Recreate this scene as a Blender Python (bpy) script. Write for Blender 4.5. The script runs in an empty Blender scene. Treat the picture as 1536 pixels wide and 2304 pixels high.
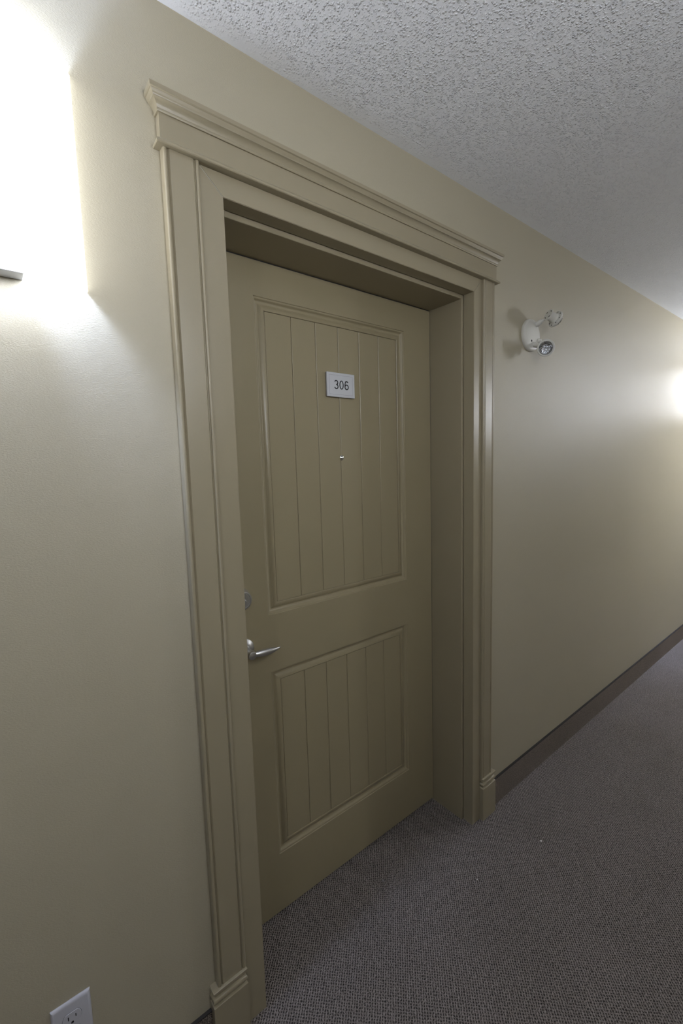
import bpy, bmesh, math, random
from mathutils import Vector, Matrix
random.seed(7)
S = bpy.context.scene
COL = S.collection

# ------------------------------------------------------------------ camera
YAW, PITCH, ROLL = map(math.radians, (38.22976, -6.00316, -1.66855))
FWD = Vector((math.sin(YAW)*math.cos(PITCH), math.cos(YAW)*math.cos(PITCH), math.sin(PITCH)))
R0 = Vector((math.cos(YAW), -math.sin(YAW), 0)); U0 = R0.cross(FWD)
RR = math.cos(ROLL)*R0 + math.sin(ROLL)*U0
UU = -math.sin(ROLL)*R0 + math.cos(ROLL)*U0
cd = bpy.data.cameras.new('camera'); cam = bpy.data.objects.new('camera', cd); COL.objects.link(cam)
cd.sensor_fit = 'VERTICAL'; cd.sensor_height = 36.0; cd.lens = 981.91763/2304*36.0
cd.clip_start = 0.02
cam.matrix_world = Matrix(((RR.x, UU.x, -FWD.x, -0.02344), (RR.y, UU.y, -FWD.y, -0.99606),
                           (RR.z, UU.z, -FWD.z, 1.4845), (0, 0, 0, 1)))
S.camera = cam

# ------------------------------------------------------------------ world, exposure, lamp levels
S.view_settings.view_transform = 'Standard'; S.view_settings.look = 'None'
S.view_settings.exposure = -0.03; S.view_settings.gamma = 1.0
S.view_settings.use_curve_mapping = False
W = bpy.data.worlds.new('world'); S.world = W; W.use_nodes = True
W.node_tree.nodes['Background'].inputs[0].default_value = (0.5, 0.55, 0.6, 1)
W.node_tree.nodes['Background'].inputs[1].default_value = 0.0
BULB_COL = (0.76, 0.94, 1.45); SHADE_COL = (0.965, 1.0, 1.08)
# (x along the corridor, wall, emission of the acrylic shade, emission of the bulb) of each wall sconce
SCONCES = [(0.0, 'door', 11.0, 500.0), (4.80, 'door', 62.0, 2500.0),
           (0.5, 'opposite', 24.0, 60.0), (4.4, 'opposite', 68.0, 900.0), (-1.1, 'opposite', 18.0, 200.0)]  # first and last of this row: unseen lamps added to fill the light
INNER = 1.0      # the inside of a shade is this much brighter than its outside

# ------------------------------------------------------------------ helpers
def link(o, parent=None):
    COL.objects.link(o)
    if parent is not None: o.parent = parent
    return o
def mesh_obj(name, bm, m, parent=None, smooth=False):
    bmesh.ops.recalc_face_normals(bm, faces=bm.faces)
    me = bpy.data.meshes.new(name); bm.to_mesh(me); bm.free()
    if smooth:
        for p in me.polygons: p.use_smooth = True
        try: me.set_sharp_from_angle(angle=math.radians(38))
        except Exception: pass
    me.materials.append(m)
    return link(bpy.data.objects.new(name, me), parent)
def empty(name, loc=(0, 0, 0), parent=None):
    o = bpy.data.objects.new(name, None); o.empty_display_size = 0.05
    link(o, parent); o.location = loc
    return o
def tag(o, label=None, cat=None, group=None, kind=None):
    if label: o['label'] = label
    if cat: o['category'] = cat
    if group: o['group'] = group
    if kind: o['kind'] = kind
    return o
def box(bm, x0, x1, y0, y1, z0, z1, bev=0.0, seg=2):
    vs = [bm.verts.new((x, y, z)) for x in (x0, x1) for y in (y0, y1) for z in (z0, z1)]
    F = [(0,1,3,2),(4,6,7,5),(0,4,5,1),(2,3,7,6),(0,2,6,4),(1,5,7,3)]
    fs = [bm.faces.new([vs[i] for i in f]) for f in F]
    if bev > 0:
        es = list({e for f in fs for e in f.edges})
        bmesh.ops.bevel(bm, geom=es, offset=bev, segments=seg, affect='EDGES', profile=0.5)
def ext_z(bm, poly, z0, z1):
    a = [bm.verts.new((x, y, z0)) for x, y in poly]; b = [bm.verts.new((x, y, z1)) for x, y in poly]
    n = len(poly)
    for i in range(n): bm.faces.new((a[i], a[(i+1) % n], b[(i+1) % n], b[i]))
    bm.faces.new(a[::-1]); bm.faces.new(b)
def sweep_u(bm, prof, x0, x1, yf, yw=0.0):
    """profile (d, z) run from the wall round three sides of a rectangle x0..x1 that stands yf proud of it"""
    rows = []
    for d, z in prof:
        rows.append([bm.verts.new(p) for p in ((x0-d, yw, z), (x0-d, -yf-d, z), (x1+d, -yf-d, z), (x1+d, yw, z))])
    for a, b in zip(rows, rows[1:]):
        for i in range(3): bm.faces.new((a[i], a[i+1], b[i+1], b[i]))
    for r in (rows[0], rows[-1]): bm.faces.new(r)
    n = len(rows)
    for i in range(n-1): bm.faces.new((rows[i][0], rows[i][3], rows[i+1][3], rows[i+1][0]))
def lathe(bm, prof, M, n=32):
    """(r, h) turned round the local z axis of M"""
    rings = []
    for r, h in prof:
        if r < 1e-6: rings.append([bm.verts.new(M @ Vector((0, 0, h)))])
        else: rings.append([bm.verts.new(M @ Vector((r*math.cos(t), r*math.sin(t), h)))
                            for t in [2*math.pi*i/n for i in range(n)]])
    for a, b in zip(rings, rings[1:]):
        for i in range(n):
            j = (i+1) % n
            if len(a) == 1 and len(b) == 1: continue
            if len(a) == 1: bm.faces.new((a[0], b[i], b[j]))
            elif len(b) == 1: bm.faces.new((a[i], a[j], b[0]))
            else: bm.faces.new((a[i], a[j], b[j], b[i]))
def axis_m(loc, d):
    d = Vector(d).normalized()
    return Matrix.Translation(Vector(loc)) @ d.to_track_quat('Z', 'Y').to_matrix().to_4x4()
def tube(bm, pts, r, n=12):
    """round bar along pts, radius a number or one per point"""
    pts = [Vector(p) for p in pts]; rs = r if isinstance(r, (list, tuple)) else [r]*len(pts)
    prev = None; ref = None
    rings = []
    for i, p in enumerate(pts):
        t = (pts[min(i+1, len(pts)-1)] - pts[max(i-1, 0)]).normalized()
        if ref is None: ref = t.orthogonal().normalized()
        ref = (ref - t*ref.dot(t)).normalized(); b = t.cross(ref)
        ring = [bm.verts.new(p + rs[i]*(math.cos(a)*ref + math.sin(a)*b)) for a in [2*math.pi*k/n for k in range(n)]]
        rings.append(ring)
    for a, b in zip(rings, rings[1:]):
        for i in range(n):
            j = (i+1) % n; bm.faces.new((a[i], a[j], b[j], b[i]))
    bm.faces.new(rings[0][::-1]); bm.faces.new(rings[-1])

# ------------------------------------------------------------------ materials
def mat(name):
    m = bpy.data.materials.new(name); m.use_nodes = True
    nt = m.node_tree; b = nt.nodes['Principled BSDF']
    return m, nt, b
def node(nt, t, **kw):
    n = nt.nodes.new(t)
    for k, v in kw.items():
        if k in n.inputs.keys() if isinstance(k, str) else False: n.inputs[k].default_value = v
        else: setattr(n, k, v)
    return n
def noise(nt, vec, scale, detail=2.0, rough=0.5):
    n = nt.nodes.new('ShaderNodeTexNoise'); n.inputs['Scale'].default_value = scale
    n.inputs['Detail'].default_value = detail; n.inputs['Roughness'].default_value = rough
    nt.links.new(vec, n.inputs['Vector']); return n.outputs['Fac']
def mapping(nt, scale=(1, 1, 1), rot=(0, 0, 0)):
    g = nt.nodes.new('ShaderNodeNewGeometry'); mp = nt.nodes.new('ShaderNodeMapping')
    mp.inputs['Scale'].default_value = scale; mp.inputs['Rotation'].default_value = rot
    nt.links.new(g.outputs['Position'], mp.inputs['Vector']); return mp.outputs['Vector']
def math_n(nt, op, a, b=None, clamp=False):
    n = nt.nodes.new('ShaderNodeMath'); n.operation = op; n.use_clamp = clamp
    for i, v in enumerate((a, b)):
        if v is None: continue
        if hasattr(v, 'default_value') or hasattr(v, 'links'): nt.links.new(v, n.inputs[i])
        else: n.inputs[i].default_value = v
    return n.outputs[0]
def ramp(nt, fac, stops):
    n = nt.nodes.new('ShaderNodeValToRGB'); e = n.color_ramp.elements
    while len(e) < len(stops): e.new(0.5)
    for s, (p, c) in zip(e, stops): s.position = p; s.color = (*c, 1) if len(c) == 3 else c
    nt.links.new(fac, n.inputs[0]); return n.outputs[0]
def maprange(nt, v, a, b, c=0.0, d=1.0, smooth=False):
    n = nt.nodes.new('ShaderNodeMapRange')
    if smooth: n.interpolation_type = 'SMOOTHSTEP'
    nt.links.new(v, n.inputs[0])
    for i, x in enumerate((a, b, c, d)): n.inputs[i+1].default_value = x
    return n.outputs[0]
def bump(nt, h, b, dist, strength=1.0):
    n = nt.nodes.new('ShaderNodeBump'); n.inputs['Distance'].default_value = dist
    n.inputs['Strength'].default_value = strength
    nt.links.new(h, n.inputs['Height']); nt.links.new(n.outputs[0], b.inputs['Normal'])

def paint(name, col, rough, spec, bscale, bdist, var=0.03, stretch=(1, 1, 1)):
    m, nt, b = mat(name)
    v = mapping(nt, stretch)
    f = noise(nt, v, 1.7, 3)
    lo = tuple(c*(1-var) for c in col); hi = tuple(min(1, c*(1+var)) for c in col)
    nt.links.new(ramp(nt, f, [(0.3, lo), (0.7, hi)]), b.inputs['Base Color'])
    b.inputs['Roughness'].default_value = rough
    b.inputs['Specular IOR Level'].default_value = spec
    h = noise(nt, v, bscale, 3, 0.6)
    bump(nt, h, b, bdist)
    return m
M_WALL = paint('wall_paint', (0.395, 0.357, 0.262), 0.46, 0.5, 230, 0.0006, 0.015, (1, 1, 2.6))
M_TRIM = paint('trim_paint', (0.295, 0.255, 0.172), 0.30, 0.5, 420, 0.00012, 0.015)
M_DOOR = paint('door_paint', (0.288, 0.245, 0.152), 0.34, 0.45, 330, 0.00018, 0.02, (1, 1, 0.6))
M_WHITE = paint('white_plastic', (0.62, 0.61, 0.56), 0.4, 0.45, 200, 0.0001)
M_PLATE = paint('cover_plate_plastic', (0.46, 0.46, 0.50), 0.35, 0.5, 200, 0.00005)
M_METALW = paint('white_enamel', (0.62, 0.64, 0.68), 0.4, 0.5, 200, 0.0001)
M_DARK = paint('dark_slot', (0.012, 0.011, 0.010), 0.7, 0.2, 200, 0.0001)
M_BIND_GAP = paint('binding_and_gap_shade', (0.035, 0.032, 0.03), 0.7, 0.2, 200, 0.0003)  # baseboard binding, and the dark strips that paint shade into the door gaps
M_CAULK = paint('caulk', (0.55, 0.52, 0.43), 0.5, 0.4, 200, 0.0001)
M_CRUMB = paint('crumb', (0.7, 0.68, 0.66), 0.8, 0.3, 400, 0.0005)
M_LINT = paint('lint', (0.19, 0.18, 0.185), 0.9, 0.2, 400, 0.0005)
M_INK = paint('ink', (0.02, 0.02, 0.022), 0.5, 0.3, 200, 0.0)

def metal(name, col, rough):
    m, nt, b = mat(name)
    b.inputs['Base Color'].default_value = (*col, 1); b.inputs['Metallic'].default_value = 1.0
    h = noise(nt, mapping(nt, (1, 1, 6)), 500, 2)
    nt.links.new(maprange(nt, h, 0.3, 0.7, rough-0.04, rough+0.04), b.inputs['Roughness'])
    return m
M_NICKEL = metal('satin_nickel', (0.62, 0.62, 0.62), 0.38)
M_CHROME = metal('chrome', (0.75, 0.75, 0.76), 0.12)
M_SILVER = paint('silver_sign', (0.52, 0.53, 0.55), 0.38, 0.5, 300, 0.0)
M_SIGNLINE = paint('sign_line', (0.30, 0.29, 0.33), 0.5, 0.3, 300, 0.0)

# stipple ceiling: flat board with sprayed drops that thin out beside the walls
m, nt, b = mat('stipple_ceiling'); M_CEIL = m
v = mapping(nt)
n3 = noise(nt, v, 9, 2); n4 = noise(nt, v, 55, 2)
def drops(scale, lo, hi, dens):
    """round-topped sprayed drops: distance to scattered points, their size varied by noise"""
    dn = nt.nodes.new('ShaderNodeTexNoise'); dn.inputs['Scale'].default_value = scale*1.6; dn.inputs['Detail'].default_value = 1; nt.links.new(v, dn.inputs['Vector'])
    vs_ = nt.nodes.new('ShaderNodeVectorMath'); vs_.operation = 'SCALE'; vs_.inputs['Scale'].default_value = 0.55/scale; nt.links.new(dn.outputs['Color'], vs_.inputs[0])
    va_ = nt.nodes.new('ShaderNodeVectorMath'); va_.operation = 'ADD'; nt.links.new(v, va_.inputs[0]); nt.links.new(vs_.outputs[0], va_.inputs[1])
    fl = nt.nodes.new('ShaderNodeVectorMath'); fl.operation = 'MULTIPLY'; fl.inputs[1].default_value = (1, 1, 0); nt.links.new(va_.outputs[0], fl.inputs[0])
    vo = nt.nodes.new('ShaderNodeTexVoronoi'); vo.voronoi_dimensions = '2D'; vo.inputs['Scale'].default_value = scale; nt.links.new(fl.outputs[0], vo.inputs['Vector'])
    sc_ = nt.nodes.new('ShaderNodeSeparateColor'); nt.links.new(vo.outputs['Color'], sc_.inputs[0])
    on_ = maprange(nt, sc_.outputs[0], 1-dens-0.05, 1-dens+0.05)
    d_ = math_n(nt, 'ADD', vo.outputs['Distance'], math_n(nt, 'MULTIPLY', sc_.outputs[1], 0.12))
    return math_n(nt, 'MULTIPLY', maprange(nt, d_, hi, lo, 0.0, 1.0, smooth=True), on_)
h = math_n(nt, 'ADD', drops(128, 0.12, 0.52, 0.76), math_n(nt, 'MULTIPLY', drops(215, 0.1, 0.5, 0.5), 0.5))
h = math_n(nt, 'MULTIPLY', h, maprange(nt, n4, 0.36, 0.54, 0.25, 1.0))
sep = nt.nodes.new('ShaderNodeSeparateXYZ'); nt.links.new(v, sep.inputs[0])
edge = maprange(nt, math_n(nt, 'ADD', math_n(nt, 'MULTIPLY', sep.outputs[1], -1.0), math_n(nt, 'MULTIPLY', n3, 0.08)), 0.03, 0.11, smooth=True)
h = math_n(nt, 'MULTIPLY', h, edge)
b.inputs['Base Color'].default_value = (0.86, 0.875, 0.91, 1); b.inputs['Roughness'].default_value = 0.75
b.inputs['Specular IOR Level'].default_value = 0.25
bump(nt, h, b, 0.0030)

# loop pile carpet: small loops in a square lattice set at 45 degrees to the wall
def carpet(name, k, tint=(1, 1, 1), pitch=0.0071, rot=math.radians(45), xz=False):
    m, nt, b = mat(name)
    g = nt.nodes.new('ShaderNodeNewGeometry')
    src = g.outputs['Position']
    if xz:
        s0 = nt.nodes.new('ShaderNodeSeparateXYZ'); nt.links.new(src, s0.inputs[0])
        c0 = nt.nodes.new('ShaderNodeCombineXYZ')
        nt.links.new(s0.outputs[0], c0.inputs[0])
        nt.links.new(math_n(nt, 'ADD', s0.outputs[2], s0.outputs[1]), c0.inputs[1]); src = c0.outputs[0]
    # wobble of the rows
    wn = nt.nodes.new('ShaderNodeTexNoise'); wn.inputs['Scale'].default_value = 150; wn.inputs['Detail'].default_value = 2
    nt.links.new(src, wn.inputs['Vector'])
    vm = nt.nodes.new('ShaderNodeVectorMath'); vm.operation = 'SUBTRACT'; nt.links.new(wn.outputs['Color'], vm.inputs[0]); vm.inputs[1].default_value = (0.5,)*3
    vs = nt.nodes.new('ShaderNodeVectorMath'); vs.operation = 'SCALE'; nt.links.new(vm.outputs[0], vs.inputs[0]); vs.inputs['Scale'].default_value = 0.0088
    va = nt.nodes.new('ShaderNodeVectorMath'); va.operation = 'ADD'; nt.links.new(src, va.inputs[0]); nt.links.new(vs.outputs[0], va.inputs[1])
    mp = nt.nodes.new('ShaderNodeMapping'); mp.inputs['Rotation'].default_value = (0, 0, rot)
    mp.inputs['Scale'].default_value = (1/pitch, 1/pitch, 1/pitch); nt.links.new(va.outputs[0], mp.inputs['Vector'])
    sp = nt.nodes.new('ShaderNodeSeparateXYZ'); nt.links.new(mp.outputs[0], sp.inputs[0])
    def wave(o): return math_n(nt, 'ADD', math_n(nt, 'MULTIPLY', math_n(nt, 'SINE', math_n(nt, 'MULTIPLY', o, 2*math.pi)), 0.5), 0.5)
    a, c = wave(sp.outputs[0]), wave(sp.outputs[1])
    grid = math_n(nt, 'MAXIMUM', a, math_n(nt, 'MULTIPLY', c, 0.8))
    fine = noise(nt, src, 900, 2, 0.6); mid = noise(nt, src, 260, 2, 0.6); big = noise(nt, src, 3, 3)
    h = math_n(nt, 'ADD', math_n(nt, 'MULTIPLY', grid, 0.62), math_n(nt, 'MULTIPLY', mid, 0.72))
    hh = math_n(nt, 'ADD', h, math_n(nt, 'MULTIPLY', fine, 0.32))
    f = maprange(nt, hh, 0.50, 1.24)
    c1 = ramp(nt, f, [(0.0, tuple(0.020*k*t for t in tint)), (0.45, tuple(x*k*t for x, t in zip((0.085, 0.074, 0.068), tint))),
                      (1.0, tuple(x*k*t for x, t in zip((0.26, 0.232, 0.222), tint)))])
    mx = nt.nodes.new('ShaderNodeMix'); mx.data_type = 'RGBA'; mx.blend_type = 'MULTIPLY'; mx.inputs[0].default_value = 1
    nt.links.new(c1, mx.inputs[6]); nt.links.new(ramp(nt, big, [(0.3, (0.9, 0.9, 0.88)), (0.7, (1, 1, 1))]), mx.inputs[7])
    nt.links.new(mx.outputs[2], b.inputs['Base Color'])
    b.inputs['Roughness'].default_value = 0.95; b.inputs['Specular IOR Level'].default_value = 0.1
    bump(nt, hh, b, 0.003)
    return m
M_CARPET = carpet('loop_pile_carpet', 1.55)
M_BASE = carpet('carpet_base', 1.7, (1, 0.95, 0.86), 0.0045, 0.0, True)

def emis(name, col, s, base=(0.8, 0.8, 0.8), rough=0.4):
    m, nt, b = mat(name)
    b.inputs['Base Color'].default_value = (*base, 1); b.inputs['Roughness'].default_value = rough
    f = noise(nt, mapping(nt), 6, 2)
    nt.links.new(ramp(nt, f, [(0.3, tuple(c*0.97 for c in col)), (0.7, col)]), b.inputs['Emission Color'])
    b.inputs['Emission Strength'].default_value = s
    return m
M_BULB = emis('lit_bulb', BULB_COL, 1)
M_SHADEIN = emis('lit_shade_inside', SHADE_COL, 1, (0.75, 0.77, 0.8), 0.3)
M_SHADE = emis('lit_acrylic_shade', SHADE_COL, 1, (0.75, 0.77, 0.8), 0.3)

m, nt, b = mat('clear_lens'); M_LENS = m
b.inputs['Base Color'].default_value = (0.95, 0.97, 1, 1); b.inputs['Roughness'].default_value = 0.04
b.inputs['Transmission Weight'].default_value = 1.0; b.inputs['IOR'].default_value = 1.45
wv = nt.nodes.new('ShaderNodeTexWave'); wv.inputs['Scale'].default_value = 42; wv.inputs['Distortion'].default_value = 2.5; wv.inputs['Detail Scale'].default_value = 2
nt.links.new(mapping(nt, (1, 1, 1), (0.3, 0.9, 0.2)), wv.inputs['Vector']); bump(nt, wv.outputs['Fac'], b, 0.0035)
M_REFL = metal('lamp_reflector', (0.8, 0.82, 0.85), 0.15)

# ------------------------------------------------------------------ dimensions
H = 2.44; WB = -1.50; XA, XZ = -3.2, 9.0
XL, XLi, XJL, XJR, XRi, XR = 0.3062, 0.3829, 0.4385, 1.3910, 1.4409, 1.5100
YO, YI, YS, YD = 0.0205, 0.0105, 0.0358, 0.1849
ZO, ZD = 2.0978, 2.0870
DX = 0.011

# ------------------------------------------------------------------ room shell
bm = bmesh.new(); box(bm, XA-.15, XZ+.15, WB-.15, 0.40, -0.1, 0.0)
tag(mesh_obj('floor', bm, M_CARPET), kind='structure')
bm = bmesh.new(); box(bm, XA-.15, XZ+.15, WB-.15, 0.40, H, H+0.1)
tag(mesh_obj('ceiling', bm, M_CEIL), kind='structure')
bm = bmesh.new()      # wall on the left of the corridor, with the door opening
box(bm, XA, XLi+0.02, 0, 0.40, 0, H); box(bm, XRi-0.02, XZ, 0, 0.40, 0, H); box(bm, XLi+0.02, XRi-0.02, 0, 0.40, ZO+0.02, H)
box(bm, XLi+0.02, XRi-0.02, 0.36, 0.40, 0, ZO+0.02)
tag(mesh_obj('wall_left', bm, M_WALL), kind='structure')
bm = bmesh.new(); box(bm, XA, XZ, WB-0.12, WB, 0, H); tag(mesh_obj('wall_right', bm, M_WALL), kind='structure')
bm = bmesh.new(); box(bm, XZ, XZ+.12, WB, 0, 0, H); tag(mesh_obj('wall_far', bm, M_WALL), kind='structure')
bm = bmesh.new(); box(bm, XA-.12, XA, WB, 0, 0, H); tag(mesh_obj('wall_near', bm, M_WALL), kind='structure')

def baseboard(name, x0, x1, ys, yw):
    y0, y1 = sorted((yw, yw+ys*0.008)); bm = bmesh.new(); box(bm, x0, x1, y0, y1, 0, 0.118)
    o = tag(mesh_obj(name, bm, M_BASE), kind='structure')
    y0, y1 = sorted((yw, yw+ys*0.0088)); bm = bmesh.new(); box(bm, x0, x1, y0, y1, 0.1180, 0.1206)
    mesh_obj('edge_binding', bm, M_BIND_GAP, o); return o
baseboard('baseboard_left', 1.532, XZ, -1, 0)
baseboard('baseboard_left', XA, 0.290, -1, 0)
baseboard('baseboard_right', XA, XZ, 1, WB)

# ------------------------------------------------------------------ door surround
T = tag(empty('trim_1', (0.9147, 0, 0)), kind='structure')
T['label'] = 'beige painted door surround with crown head, beaded side boards and plinth blocks'
def tpart(name, bm, m=M_TRIM, label=None, smooth=False):
    for v_ in bm.verts: v_.co.x -= 0.9147
    o = mesh_obj(name, bm, m, T, smooth)
    if label: o['label'] = label
    return o
def pilaster(x0, x1):
    """flat board with a bead and a quirk down each edge"""
    r = 0.0045; y = -YO; p = [(x0, 0.0), (x0, y+r)]
    p += [(x0+r-r*math.cos(a), y+r-r*math.sin(a)) for a in [math.radians(q) for q in (30, 60, 90, 120, 150)]]
    p += [(x0+2*r, y+r), (x0+2*r+0.0012, y+r+0.0008), (x0+2*r+0.0045, y+0.0012)]
    q = [(x1-(a-x0), b_) for a, b_ in p][::-1]
    bm = bmesh.new(); ext_z(bm, p+q, 0.17, 2.1495); return bm
tpart('side_board', pilaster(XL, XLi)); tpart('side_board', pilaster(XRi, XR))
def mitred(side):
    """inner casing: legs and head meet on a mitre"""
    t = 0.0005
    bm = bmesh.new()
    zt = 2.1495
    if side == 'L': P = [(XLi+.0006, 0), (XJL, 0), (XJL, ZO), (XLi+.0006, zt)]
    elif side == 'R': P = [(XJR, 0), (XRi-.0006, 0), (XRi-.0006, zt), (XJR, ZO)]
    else: P = [(XJL+t, ZO), (XJR-t, ZO), (XRi-.0006-t, zt), (XLi+.0006+t, zt)]
    a = [bm.verts.new((x, -YI, z)) for x, z in P]; b_ = [bm.verts.new((x, YS-0.003, z)) for x, z in P]
    for i in range(4): bm.faces.new((a[i], a[(i+1) % 4], b_[(i+1) % 4], b_[i]))
    f = bm.faces.new(a); bm.faces.new(b_)
    bmesh.ops.bevel(bm, geom=list(f.edges), offset=0.0011, segments=2, affect='EDGES')
    return bm
for s in 'LRH': tpart('inner_casing', mitred(s))
bm = bmesh.new(); tube(bm, [(XLi+.004, -YI-.0001, 2.1455), (XJL-.001, -YI-.0001, ZO+.001)], 0.0007, 8); tpart('caulk_line', bm, M_CAULK, 'pale caulk line in the left mitre')
# neck moulding
N = [(0, 2.1490), (0.0085, 2.1490), (0.0100, 2.1505), (0.0100, 2.1535), (0.0085, 2.1565), (0.0045, 2.1600), (0.0015, 2.1626), (0, 2.1626)]
bm = bmesh.new(); sweep_u(bm, N, 0.3021, 1.5184, 0.0205); tpart('neck_moulding', bm, smooth=True)
bm = bmesh.new(); box(bm, 0.3021, 1.5184, -0.0200, 0, 2.1626, 2.2120); tpart('frieze_board', bm)
C = [(0, 2.2115), (0.0030, 2.2115), (0.0042, 2.2135), (0.0042, 2.2160), (0.0028, 2.2175), (0.0032, 2.2190), (0.0050, 2.2235), (0.0078, 2.2275),
     (0.0112, 2.2305), (0.0126, 2.2312), (0.0126, 2.2328), (0.0138, 2.2345), (0.0158, 2.2375), (0.0170, 2.2402), (0.0174, 2.2408), (0.0186, 2.2410), (0.0200, 2.2425),
     (0.0202, 2.2505), (0.0188, 2.2515), (-0.002, 2.2515)]
bm = bmesh.new(); sweep_u(bm, C, 0.3021, 1.5184, 0.0200); tpart('crown_moulding', bm, smooth=True)
# plinth blocks
PP = [(0, 0.0), (0, 0.1400), (-0.0008, 0.1408), (-0.0062, 0.1424), (-0.0066, 0.1470), (-0.0030, 0.1490), (-0.0004, 0.1520), (0.0002, 0.1555), (-0.0004, 0.1590),
      (-0.0030, 0.1622), (-0.0066, 0.1640), (-0.0066, 0.1690), (-0.0062, 0.1745), (-0.0012, 0.1765), (0.0, 0.1775), (0.0, 0.1822), (-0.0010, 0.1831)]
for x0, x1 in ((0.2906, XLi), (XRi+0.0005, 1.5316)):
    bm = bmesh.new(); sweep_u(bm, PP, x0, x1, 0.0262); tpart('plinth_block', bm, smooth=True)
# jamb liner
bm = bmesh.new(); box(bm, XJL-0.01, XJL+DX, YS, 0.30, 0, ZD, 0.0015); tpart('jamb', bm)
bm = bmesh.new(); box(bm, XJR-DX, XJR+0.01, YS, 0.30, 0, ZD, 0.0015); tpart('jamb', bm)
bm = bmesh.new(); box(bm, XJL-0.01, XJR+0.01, YS, 0.30, ZD-0.0030, ZO+0.01, 0.0015); tpart('head_jamb', bm)

# ------------------------------------------------------------------ door
D = tag(empty('door_1', (0.9147, YD, 0)), kind='structure')
D['label'] = 'closed two-panel beige door numbered 306'
def dobj(name, bm, m, parent=None, smooth=False, label=None):
    o = mesh_obj(name, bm, m, parent or D, smooth)
    if parent is None or parent is D:
        for v_ in o.data.vertices: v_.co.x -= 0.9147; v_.co.y -= YD
    else:
        for v_ in o.data.vertices: v_.co.x -= 0.9147; v_.co.y -= YD
    if label: o['label'] = label
    return o
xl, xr, zb, zt = XJL+DX+0.0030, XJR-DX-0.0030, 0.0108, ZD-0.0065
PX0, PX1 = 0.605, 1.2285
UP = (1.028, 1.9820); LO = (0.2150, 0.8450)
bm = bmesh.new()
xs = [xl, PX0, PX1, xr]; zs = [zb, LO[0], LO[1], UP[0], UP[1], zt]
gv = {}
for k, y in enumerate((YD, YD+0.044)):
    for i, x in enumerate(xs):
        for j, z in enumerate(zs): gv[k, i, j] = bm.verts.new((x, y, z))
hole = {(1, 1), (1, 3)}
for i in range(3):
    for j in range(5):
        if (i, j) not in hole: bm.faces.new([gv[0, a, c] for a, c in ((i, j), (i+1, j), (i+1, j+1), (i, j+1))])
        bm.faces.new([gv[1, a, c] for a, c in ((i, j), (i+1, j), (i+1, j+1), (i, j+1))])
ring_ = [(i, 0) for i in range(4)] + [(3, j) for j in range(1, 6)] + [(i, 5) for i in (2, 1, 0)] + [(0, j) for j in (4, 3, 2, 1)]
for a, c in zip(ring_, ring_[1:]+ring_[:1]): bm.faces.new((gv[0, a[0], a[1]], gv[0, c[0], c[1]], gv[1, c[0], c[1]], gv[1, a[0], a[1]]))
leaf = dobj('door_leaf', bm, M_DOOR)
for nm_, bx in (('side', (xl-0.0034, xl, zb, zt)), ('side', (xr, xr+0.0034, zb, zt)), ('top', (xl-0.0034, xr+0.0034, zt, ZD-0.0028)), ('bottom', (xl+0.004, xr-0.004, 0.0030, zb))):  # dark strips stand in for the shade in the gaps round the leaf
    bm = bmesh.new(); dd_ = 0.0015 if nm_ != 'bottom' else 0.006
    box(bm, bx[0], bx[1], YD+dd_, YD+0.030, bx[2], bx[3]); dobj('gap_shade', bm, M_BIND_GAP, label='dark strip in place of the shade in the gap along the door edge')
# moulded ring round each panel: (inset, depth)
RING = [(0, 0.0), (0.0015, 0.0022), (0.0045, 0.0030), (0.0060, 0.0040), (0.0080, 0.0080), (0.0115, 0.0112), (0.0150, 0.0122), (0.0172, 0.0122),
        (0.0185, 0.0112), (0.0270, 0.0060), (0.0310, 0.0045), (0.0345, 0.0042), (0.0360, 0.0052), (0.0368, 0.0095), (0.0390, 0.0150)]
GX = [0.734, 0.825, 0.917, 1.009, 1.101]
def panel(z0, z1):
    bm = bmesh.new(); rows = []
    for s, t in RING:
        rows.append([bm.verts.new((x, YD+t, z)) for x, z in ((PX0+s, z0+s), (PX1-s, z0+s), (PX1-s, z1-s), (PX0+s, z1-s))])
    for a, b_ in zip(rows, rows[1:]):
        for i in range(4): bm.faces.new((a[i], a[(i+1) % 4], b_[(i+1) % 4], b_[i]))
    s = RING[-1][0]
    bm.faces.new(rows[-1])
    p = dobj('panel', bm, M_DOOR, smooth=True)
    s = 0.0372; e = [PX0+s] + GX + [PX1-s]
    for a, b_ in zip(e, e[1:]):
        bm = bmesh.new()
        g = 0.0004; zz0, zz1 = z0+s, z1-s; f = YD+0.0062; c = 0.0022
        pr = [(a+g, f+0.0075), (a+g, f+c), (a+g+c*0.35, f+c*0.35), (a+g+c, f), (b_-g-c, f), (b_-g-c*0.35, f+c*0.35), (b_-g, f+c), (b_-g, f+0.0075)]
        ext_z(bm, pr, zz0, zz1)
        dobj('board', bm, M_DOOR, p)
    return p
panel(*UP); panel(*LO)
# the gap under the leaf holds a dark strip in place of its shade

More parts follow.
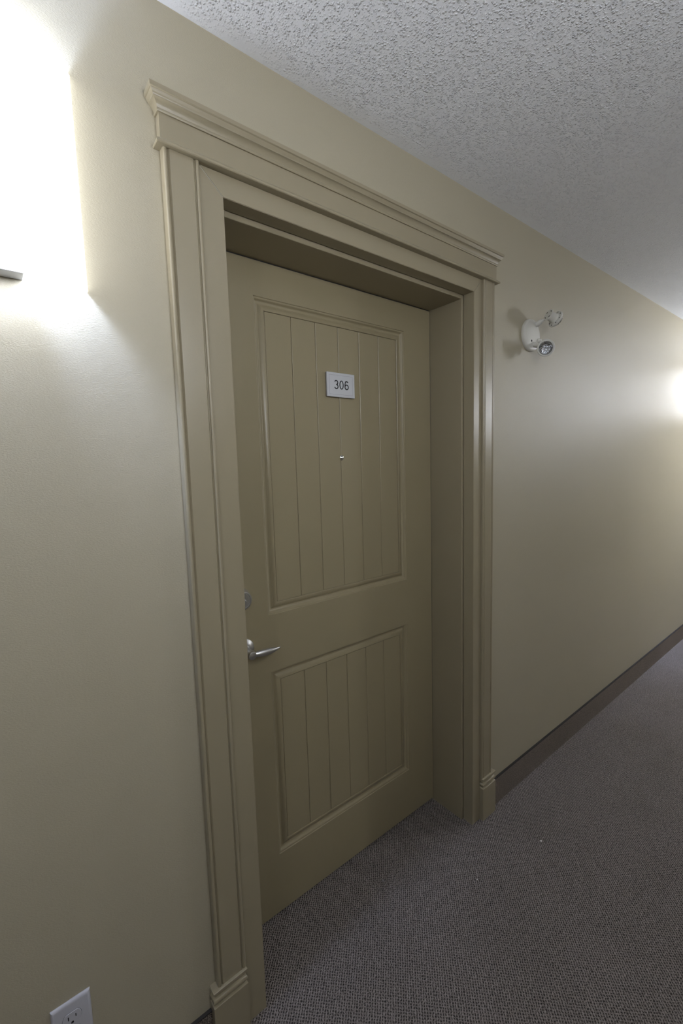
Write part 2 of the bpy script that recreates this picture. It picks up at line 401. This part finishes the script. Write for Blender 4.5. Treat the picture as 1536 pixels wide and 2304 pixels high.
# number plate
plate = None
bm = bmesh.new(); box(bm, 0.8595, 0.9775, YD-0.0035, YD+0.003, 1.7155, 1.7950, 0.0006, 1)
plate = dobj('number_plate', bm, M_SILVER, label='silver door sign with black room number')
bm = bmesh.new(); box(bm, 0.8610, 0.9760, YD-0.0010, YD+0.0062, 1.7170, 1.7935); dobj('sign_backing', bm, M_DARK, plate)
bm = bmesh.new(); x0, x1, z0, z1, w, yy = 0.8690, 0.9685, 1.7235, 1.7870, 0.0007, YD-0.0037
box(bm, x0, x1, yy, yy+0.0006, z0, z0+w); box(bm, x0, x1, yy, yy+0.0006, z1-w, z1)
box(bm, x0, x0+w, yy, yy+0.0006, z0+w, z1-w); box(bm, x1-w, x1, yy, yy+0.0006, z0+w, z1-w)
dobj('border_line', bm, M_SIGNLINE, plate)
def arc(cx, cz, rx, rz, a0, a1, n=20):
    return [(cx+rx*math.cos(math.radians(a0+(a1-a0)*i/n)), cz+rz*math.sin(math.radians(a0+(a1-a0)*i/n))) for i in range(n+1)]
def stroke(bm, pts, w, y, th=0.0005, closed=False):
    n = len(pts); L = []; Rr = []
    for i, (x, z) in enumerate(pts):
        if closed: a, c = pts[(i-1) % n], pts[(i+1) % n]
        else: a, c = pts[max(i-1, 0)], pts[min(i+1, n-1)]
        dx, dz = c[0]-a[0], c[1]-a[1]; l = math.hypot(dx, dz) or 1; nx, nz = -dz/l*w/2, dx/l*w/2
        L.append((bm.verts.new((x+nx, y, z+nz)), bm.verts.new((x+nx, y+th, z+nz))))
        Rr.append((bm.verts.new((x-nx, y, z-nz)), bm.verts.new((x-nx, y+th, z-nz))))
    for i in range(n if closed else n-1):
        j = (i+1) % n
        bm.faces.new((L[i][0], L[j][0], Rr[j][0], Rr[i][0])); bm.faces.new((L[i][0], L[i][1], L[j][1], L[j][0]))
        bm.faces.new((Rr[i][0], Rr[j][0], Rr[j][1], Rr[i][1]))
hh, ww, sw = 0.0148, 0.0089, 0.0035       # half height, half width, stroke
def digit(ch, cx, cz):
    bm = bmesh.new(); y = YD-0.0040; h_, w_ = hh-sw/2, ww-sw/2
    if ch == '0': stroke(bm, arc(cx, cz, w_, h_, 0, 354, 40), sw, y, closed=True)
    if ch == '6':
        rl = 0.0086-sw/2+0.0006
        stroke(bm, arc(cx, cz-h_+rl, w_, rl, 0, 354, 36), sw, y, closed=True)
        pts = arc(cx, cz+h_-0.0066, w_, 0.0066, 28, 135, 10) + [(cx-w_*0.90, cz+0.0055), (cx-w_*1.0, cz+0.0015), (cx-w_, cz-0.003), (cx-w_, cz-0.007)]
        stroke(bm, pts, sw, y)
    if ch == '3':
        rt, rb = 0.0064, h_-0.0064
        stroke(bm, arc(cx-0.0004, cz+h_-rt, w_*0.92, rt, 160, -88, 18), sw, y)
        stroke(bm, arc(cx-0.0002, cz-h_+rb, w_, rb, 92, -162, 20), sw, y)
    return bm
for ch, cx in (('3', 0.8980), ('0', 0.9200), ('6', 0.9420)):
    dobj('digit', digit(ch, cx, 1.7560), M_INK, plate)

# peephole
bm = bmesh.new(); MM = axis_m((0.919, YD+0.0062, 1.513), (0, -1, 0))
lathe(bm, [(0.0085, 0), (0.0085, 0.0022), (0.0075, 0.0032), (0.0060, 0.0034), (0.0055, 0.0022), (0, 0.0022)], MM, 24)
ph = dobj('peephole', bm, M_CHROME, smooth=True)
bm = bmesh.new(); lathe(bm, [(0.0054, 0.0022), (0.0045, 0.0036), (0.0025, 0.0044), (0, 0.0047)], MM, 20); dobj('lens', bm, M_CHROME, ph, True)
# deadbolt
bm = bmesh.new(); MM = axis_m((0.513, YD, 1.101), (0, -1, 0))
lathe(bm, [(0.0330, 0), (0.0330, 0.0035), (0.0320, 0.0060), (0.0285, 0.0230), (0.0270, 0.0250), (0.0235, 0.0255), (0.0228, 0.0238), (0.0218, 0.0238), (0.0212, 0.0252), (0, 0.0252)], MM, 40)
db = dobj('deadbolt', bm, M_NICKEL, smooth=True)
bm = bmesh.new(); lathe(bm, [(0.0100, 0.025), (0.0100, 0.0268), (0.0090, 0.0274), (0, 0.0274)], axis_m((0.513, YD, 1.096), (0, -1, 0)), 24); kc = dobj('key_cylinder', bm, M_NICKEL, db, True)
bm = bmesh.new(); box(bm, 0.5122, 0.5138, YD-0.0277, YD-0.0268, 1.0895, 1.1025); dobj('keyhole', bm, M_DARK, db)
# lever handle
HZ, HX = 0.944, 0.518
bm = bmesh.new(); MM = axis_m((HX, YD, HZ), (0, -1, 0))
lathe(bm, [(0.0330, 0), (0.0330, 0.0030), (0.0315, 0.0050), (0.0280, 0.0062), (0.0250, 0.0090), (0.0150, 0.0115), (0.0125, 0.0150), (0.0118, 0.0400), (0.0128, 0.0440),
           (0.0128, 0.0560), (0.0118, 0.0590), (0.0085, 0.0602), (0, 0.0602)], MM, 36)
hd = dobj('lever_handle', bm, M_NICKEL, smooth=True)
bm = bmesh.new()
pts, rs = [], []
for i in range(17):
    t = i/16; pts.append((HX+0.0095+0.0865*t, YD-0.0515-0.0025*math.sin(math.pi*t*0.9), HZ-0.001-0.0012*math.sin(math.pi*t)-0.0012*t))
    rs.append(0.0062+0.0034*math.sin(math.pi*min(1, t*1.15))**0.8 - 0.0040*t**3 if t < 1 else 0.0012)
tube(bm, pts, rs, 16)
for v_ in bm.verts: v_.co.z = HZ + (v_.co.z-HZ)*1.15
dobj('lever', bm, M_NICKEL, hd, True)

# ------------------------------------------------------------------ wall sconces
def arcpts(hw, sag, n=28):
    R_ = (hw*hw+sag*sag)/(2*sag); cy = R_-sag; a = math.asin(hw/R_)
    return [(R_*math.sin(-a+2*a*i/n), cy-R_*math.cos(-a+2*a*i/n)) for i in range(n+1)]
def make_sconce(label):
    t = tag(empty('wall_sconce', (0, 0, 2.0265)), label, 'wall lamp', 'corridor wall sconces')
    z0, z1 = 1.835-2.0265, 2.218-2.0265
    bm = bmesh.new(); o_ = arcpts(0.150, 0.079); i_ = arcpts(0.1465, 0.0765)
    rows = [[bm.verts.new((x, min(y, 0.0), z)) for x, y in P] for P, z in ((o_, z0), (o_, z1), (i_, z1), (i_, z0))]
    for r in range(4):
        a, b_ = rows[r], rows[(r+1) % 4]
        for k in range(len(a)-1): bm.faces.new((a[k], a[k+1], b_[k+1], b_[k]))
    bm.faces.new([rows[r][0] for r in range(4)]); bm.faces.new([rows[r][-1] for r in range(4)])
    for f in bm.faces:
        c_ = f.calc_center_median()
        if abs(c_.z-(z0+z1)/2) < 0.01 and len(f.verts) == 4 and (f.verts[0] in rows[2] or f.verts[0] in rows[3]) and (f.verts[2] in rows[2] or f.verts[2] in rows[3]): f.material_index = 1
    shd = mesh_obj('lamp_shade', bm, M_SHADE, t, True); shd.data.materials.append(M_SHADEIN)
    bm = bmesh.new(); box(bm, -0.047, 0.047, -0.012, 0, z0+0.012, z1-0.02, 0.001); mesh_obj('back_plate', bm, M_METALW, t)
    bm = bmesh.new(); box(bm, -0.047, 0.047, -0.036, 0, z0-0.002, z0+0.014, 0.0008); mesh_obj('lower_tray', bm, M_METALW, t)
    bm = bmesh.new()        # one frosted capsule bulb, upright on a small holder arm
    zc = -0.044; hb, rb = 0.048, 0.028
    prof = [(0, zc-hb)] + [(rb*math.sin(q), zc-hb+rb*(1-math.cos(q))) for q in (0.4, 0.8, 1.2)] + [(rb, zc-hb+rb), (rb, zc+hb-rb)] + \
           [(rb*math.cos(q), zc+hb-rb+rb*math.sin(q)) for q in (0.4, 0.8, 1.2)] + [(0, zc+hb)]
    lathe(bm, prof, Matrix.Translation((0, -0.043, 0)), 24)
    mesh_obj('lamp_bulb', bm, M_BULB, t, True)
    bm = bmesh.new(); lathe(bm, [(0, zc-hb-0.026), (0.011, zc-hb-0.026), (0.013, zc-hb-0.022), (0.013, zc-hb+0.002), (0, zc-hb+0.003)], Matrix.Translation((0, -0.043, 0)), 20)
    hd_ = mesh_obj('lamp_holder', bm, M_METALW, t, True)
    bm = bmesh.new(); box(bm, -0.008, 0.008, -0.043, -0.010, zc-hb-0.029, zc-hb-0.025, 0.0005); mesh_obj('bracket', bm, M_METALW, hd_)
    return t
def copy_tree(o, parent=None):
    c = o.copy(); COL.objects.link(c); c.parent = parent
    for ch in list(o.children): copy_tree(ch, c)
    return c
LABS = ['glowing white curved wall sconce at the left edge, above the socket',
        'white curved wall sconce farther along the door wall, past the twin-head emergency light',
        'added fill lamp in sconce form, unseen on the wall opposite the door, facing it',
        'white curved wall sconce on the wall opposite the door, farthest along the corridor',
        'added fill lamp in sconce form, unseen on the opposite wall, behind the viewer']
def set_level(root, shade, tube_):
    """each sconce has its own shade and tube material, so its level can be set"""
    for base, lv, nm, sl in ((M_SHADE, shade, 'lamp_shade', 0), (M_SHADEIN, shade*INNER, 'lamp_shade', 1), (M_BULB, tube_, 'lamp_bulb', 0)):
        mm = base.copy(); mm.node_tree.nodes['Principled BSDF'].inputs['Emission Strength'].default_value = lv
        for ch in root.children:
            if ch.name.startswith(nm): ch.material_slots[sl].link = 'OBJECT'; ch.material_slots[sl].material = mm
sc = make_sconce(LABS[0])
for (x, side, sh, tb), lab in zip(SCONCES, LABS):
    c = sc if x == 0.0 else copy_tree(sc)
    c['label'] = lab; c.location = (x, WB if side == 'opposite' else 0, 2.0265)
    c.rotation_euler = (0, 0, math.pi if side == 'opposite' else 0)
    set_level(c, sh, tb)

# ------------------------------------------------------------------ emergency light with two heads
E0 = Vector((1.799, 0, 2.009))
t = tag(empty('emergency_light', E0), 'white twin-head emergency light on the wall right of the door', 'emergency light')
def eobj(name, bm, m, parent, smooth=True, label=None):
    for v_ in bm.verts: v_.co -= E0
    o = mesh_obj(name, bm, m, parent, smooth)
    if label: o['label'] = label
    return o
bm = bmesh.new(); lathe(bm, [(0.0655, 0), (0.0660, 0.0040), (0.0655, 0.0090), (0.0635, 0.0125), (0.0580, 0.0150), (0.0450, 0.0168), (0.0250, 0.0178), (0, 0.0180)], axis_m(E0, (0, -1, 0)), 48)
cp = eobj('canopy', bm, M_WHITE, t)
bm = bmesh.new(); lathe(bm, [(0.0045, 0), (0.0045, 0.001), (0, 0.001)], axis_m((1.786, -0.0170, 1.983), (0, -1, 0)), 14); eobj('screw_hole', bm, M_DARK, cp)
bm = bmesh.new(); lathe(bm, [(0.0100, 0), (0.0085, 0.012), (0.0050, 0.016), (0, 0.016)], axis_m((1.842, -0.0130, 1.990), (0.3, -1, 0.1)), 16); eobj('swivel_knob', bm, M_WHITE, cp)
def head(back, aim, stub0, label):
    aim = Vector(aim).normalized(); back = Vector(back); M_ = axis_m(back, aim)
    bm = bmesh.new()
    lathe(bm, [(0, 0), (0.0222, 0), (0.0234, 0.0012), (0.0234, 0.0030), (0.0200, 0.0042), (0.0182, 0.0060), (0.0188, 0.0240), (0.0192, 0.0335), (0.0200, 0.0350), (0.0325, 0.0365),
               (0.0337, 0.0385), (0.0337, 0.0425), (0.0325, 0.0445), (0.0262, 0.0445), (0.0252, 0.0420), (0, 0.0420)], M_, 40)
    h_ = eobj('lamp_head', bm, M_WHITE, t, label=label)
    # reflector bowl and lens
    bm = bmesh.new(); lathe(bm, [(0.0250, 0.0448), (0.0215, 0.0440), (0.0140, 0.0426), (0, 0.0423)], M_, 32); eobj('reflector', bm, M_REFL, h_)
    bm = bmesh.new(); lathe(bm, [(0.0255, 0.0445), (0.0250, 0.0490), (0.0218, 0.0545), (0.0150, 0.0590), (0.0070, 0.0608), (0, 0.0612)], M_, 32)
    eobj('lens', bm, M_LENS, h_)
    for k in range(5):      # moulded ribs of the lens
        bm = bmesh.new(); o = (-0.016+0.008*k); w_ = math.sqrt(0.0245**2-o*o)*0.93
        zz = lambda q: 0.0445+0.0160*(1-min(1, (q/0.0255)**2))**0.6
        tube(bm, [M_ @ Vector((o, -w_+2*w_*i/8, zz(math.hypot(o, -w_+2*w_*i/8))+0.0004)) for i in range(9)], 0.0009, 6)
        eobj('lens_rib', bm, M_LENS, h_)
    # vent slots: four in the back, eight in the flange
    for k in range(4):
        bm = bmesh.new(); q = math.radians(45+90*k); c = Vector((0.0160*math.cos(q), 0.0160*math.sin(q), 0.0000)); tn = Vector((-math.sin(q), math.cos(q), 0))
        tube(bm, [M_ @ (c-tn*0.0030), M_ @ (c+tn*0.0030)], 0.0016, 8)
        eobj('vent_slot', bm, M_DARK, h_)
    for k in range(8):
        bm = bmesh.new()
        q = math.radians(45*k+10); c = Vector((0.0278*math.cos(q), 0.0278*math.sin(q), 0.0353))
        lathe(bm, [(0.0020, -0.0009), (0.0020, 0.0009), (0, 0.0009)], M_ @ Matrix.Translation(c) @ Matrix.Rotation(math.pi, 4, 'X'), 10)
        eobj('flange_hole', bm, M_DARK, h_)
    # swivel arm
    bm = bmesh.new(); s0 = Vector(stub0); j = back + aim*0.006 
    side = (s0-j); side = (side - aim*side.dot(aim)).normalized(); e = j + side*0.019
    mid = s0.lerp(e, 0.62)
    tube(bm, [s0, s0.lerp(e, 0.08), s0.lerp(e, 0.55), s0.lerp(e, 0.70), s0.lerp(e, 0.86), e], [0.0095, 0.0108, 0.0095, 0.0060, 0.0042, 0.0050], 16)
    eobj('swivel_arm', bm, M_WHITE, h_)
head((1.817, -0.070, 2.079), (0.84, -0.36, -0.40), (1.824, -0.012, 2.053), 'upper head turned away down the corridor')
RC = Vector((1.783, -0.080, 1.940)); AIM = Vector((-0.86, -0.42, -0.20)).normalized()
head(RC-AIM*0.0445, AIM, (1.806, -0.012, 1.972), 'lower head facing the viewer with clear ribbed lens')

# ------------------------------------------------------------------ socket
t = tag(empty('wall_socket', (0.0045, 0, 0.340)), 'white duplex wall socket low on the wall, below the glowing sconce', 'socket')
def oobj(name, bm, m, parent, smooth=False):
    for v_ in bm.verts: v_.co -= Vector((0.0045, 0, 0.340))
    return mesh_obj(name, bm, m, parent, smooth)
bm = bmesh.new()
a = [(-0.031, 0.283), (0.040, 0.283), (0.040, 0.397), (-0.031, 0.397)]
def inset(s, y): return [bm.verts.new((0.0045+(x-0.0045)*(1-s/0.0355), y, 0.340+(z-0.340)*(1-s/0.057))) for x, z in a]
rows = [inset(0, 0), inset(0, -0.0018), inset(0.0012, -0.0035), inset(0.0045, -0.0056), inset(0.0065, -0.0060)]
for p, q in zip(rows, rows[1:]):
    for i in range(4): bm.faces.new((p[i], p[(i+1) % 4], q[(i+1) % 4], q[i]))
bm.faces.new(rows[0]); bm.faces.new(rows[-1])
cpl = oobj('cover_plate', bm, M_PLATE, t, True)
for cz in (0.3595, 0.3205):
    bm = bmesh.new(); n = 40; P = []
    for i in range(n):
        q = 2*math.pi*i/n; P.append((0.0045+0.0172*math.cos(q), max(-0.0140, min(0.0140, 0.0172*math.sin(q)))+cz))
    r0 = [bm.verts.new((x, -0.005, z)) for x, z in P]; r1 = [bm.verts.new((x, -0.0068, z)) for x, z in P]
    r2 = [bm.verts.new((0.0045+(x-0.0045)*0.97, -0.0073, cz+(z-cz)*0.97)) for x, z in P]
    for p, q in ((r0, r1), (r1, r2)):
        for i in range(n): bm.faces.new((p[i], p[(i+1) % n], q[(i+1) % n], q[i]))
    bm.faces.new(r2)
    rc = oobj('receptacle', bm, M_PLATE, t, True)
    bm = bmesh.new()
    gap = [bm.verts.new((0.0045+(x-0.0045)*1.03, -0.00615, cz+(z-cz)*1.035)) for x, z in P]; bm.faces.new(gap)
    oobj('gap_line', bm, M_DARK, rc)
    bm = bmesh.new()
    box(bm, -0.0029, -0.0011, -0.0076, -0.0070, cz-0.0010, cz+0.0072); oobj('slot', bm, M_DARK, rc)
    bm = bmesh.new(); box(bm, 0.0106, 0.0122, -0.0076, -0.0070, cz-0.0002, cz+0.0064); oobj('slot', bm, M_DARK, rc)
    bm = bmesh.new()
    lathe(bm, [(0.0024, 0), (0.0024, 0.0004), (0, 0.0004)], axis_m((0.0045, -0.0072, cz-0.0085), (0, -1, 0)), 16)
    box(bm, 0.0021, 0.0069, -0.0076, -0.0070, cz-0.0109, cz-0.0085)
    oobj('ground_hole', bm, M_DARK, rc)
bm = bmesh.new(); lathe(bm, [(0.0032, 0), (0.0030, 0.0010), (0.0018, 0.0014), (0, 0.0015)], axis_m((0.0045, -0.0058, 0.340), (0, -1, 0)), 16)
oobj('screw', bm, M_METALW, t, True)

# ------------------------------------------------------------------ crumbs and lint on the carpet
def crumb(name, x, y, r, m, label, cat, flat=0.5):
    bm = bmesh.new(); bmesh.ops.create_icosphere(bm, subdivisions=2, radius=r)
    for v_ in bm.verts:
        k = 1+random.uniform(-0.22, 0.22); v_.co *= k; v_.co.z = v_.co.z*flat
    o = mesh_obj(name, bm, m, None, True); o.location = (x, y, r*flat*0.8); tag(o, label, cat); return o
crumb('crumb', 1.529, -0.228, 0.0042, M_CRUMB, 'white crumb on the carpet in front of the right plinth block', 'crumb')
crumb('crumb', 1.202, -0.162, 0.0022, M_CRUMB, 'tiny pale crumb on the lit carpet before the door', 'crumb')
crumb('lint', 0.942, 0.050, 0.0048, M_LINT, 'grey lint tuft on the shaded carpet at the doorway edge', 'lint', 0.3)
crumb('lint', 1.079, 0.146, 0.0030, M_LINT, 'small lint speck close to the bottom of the door', 'lint', 0.4)
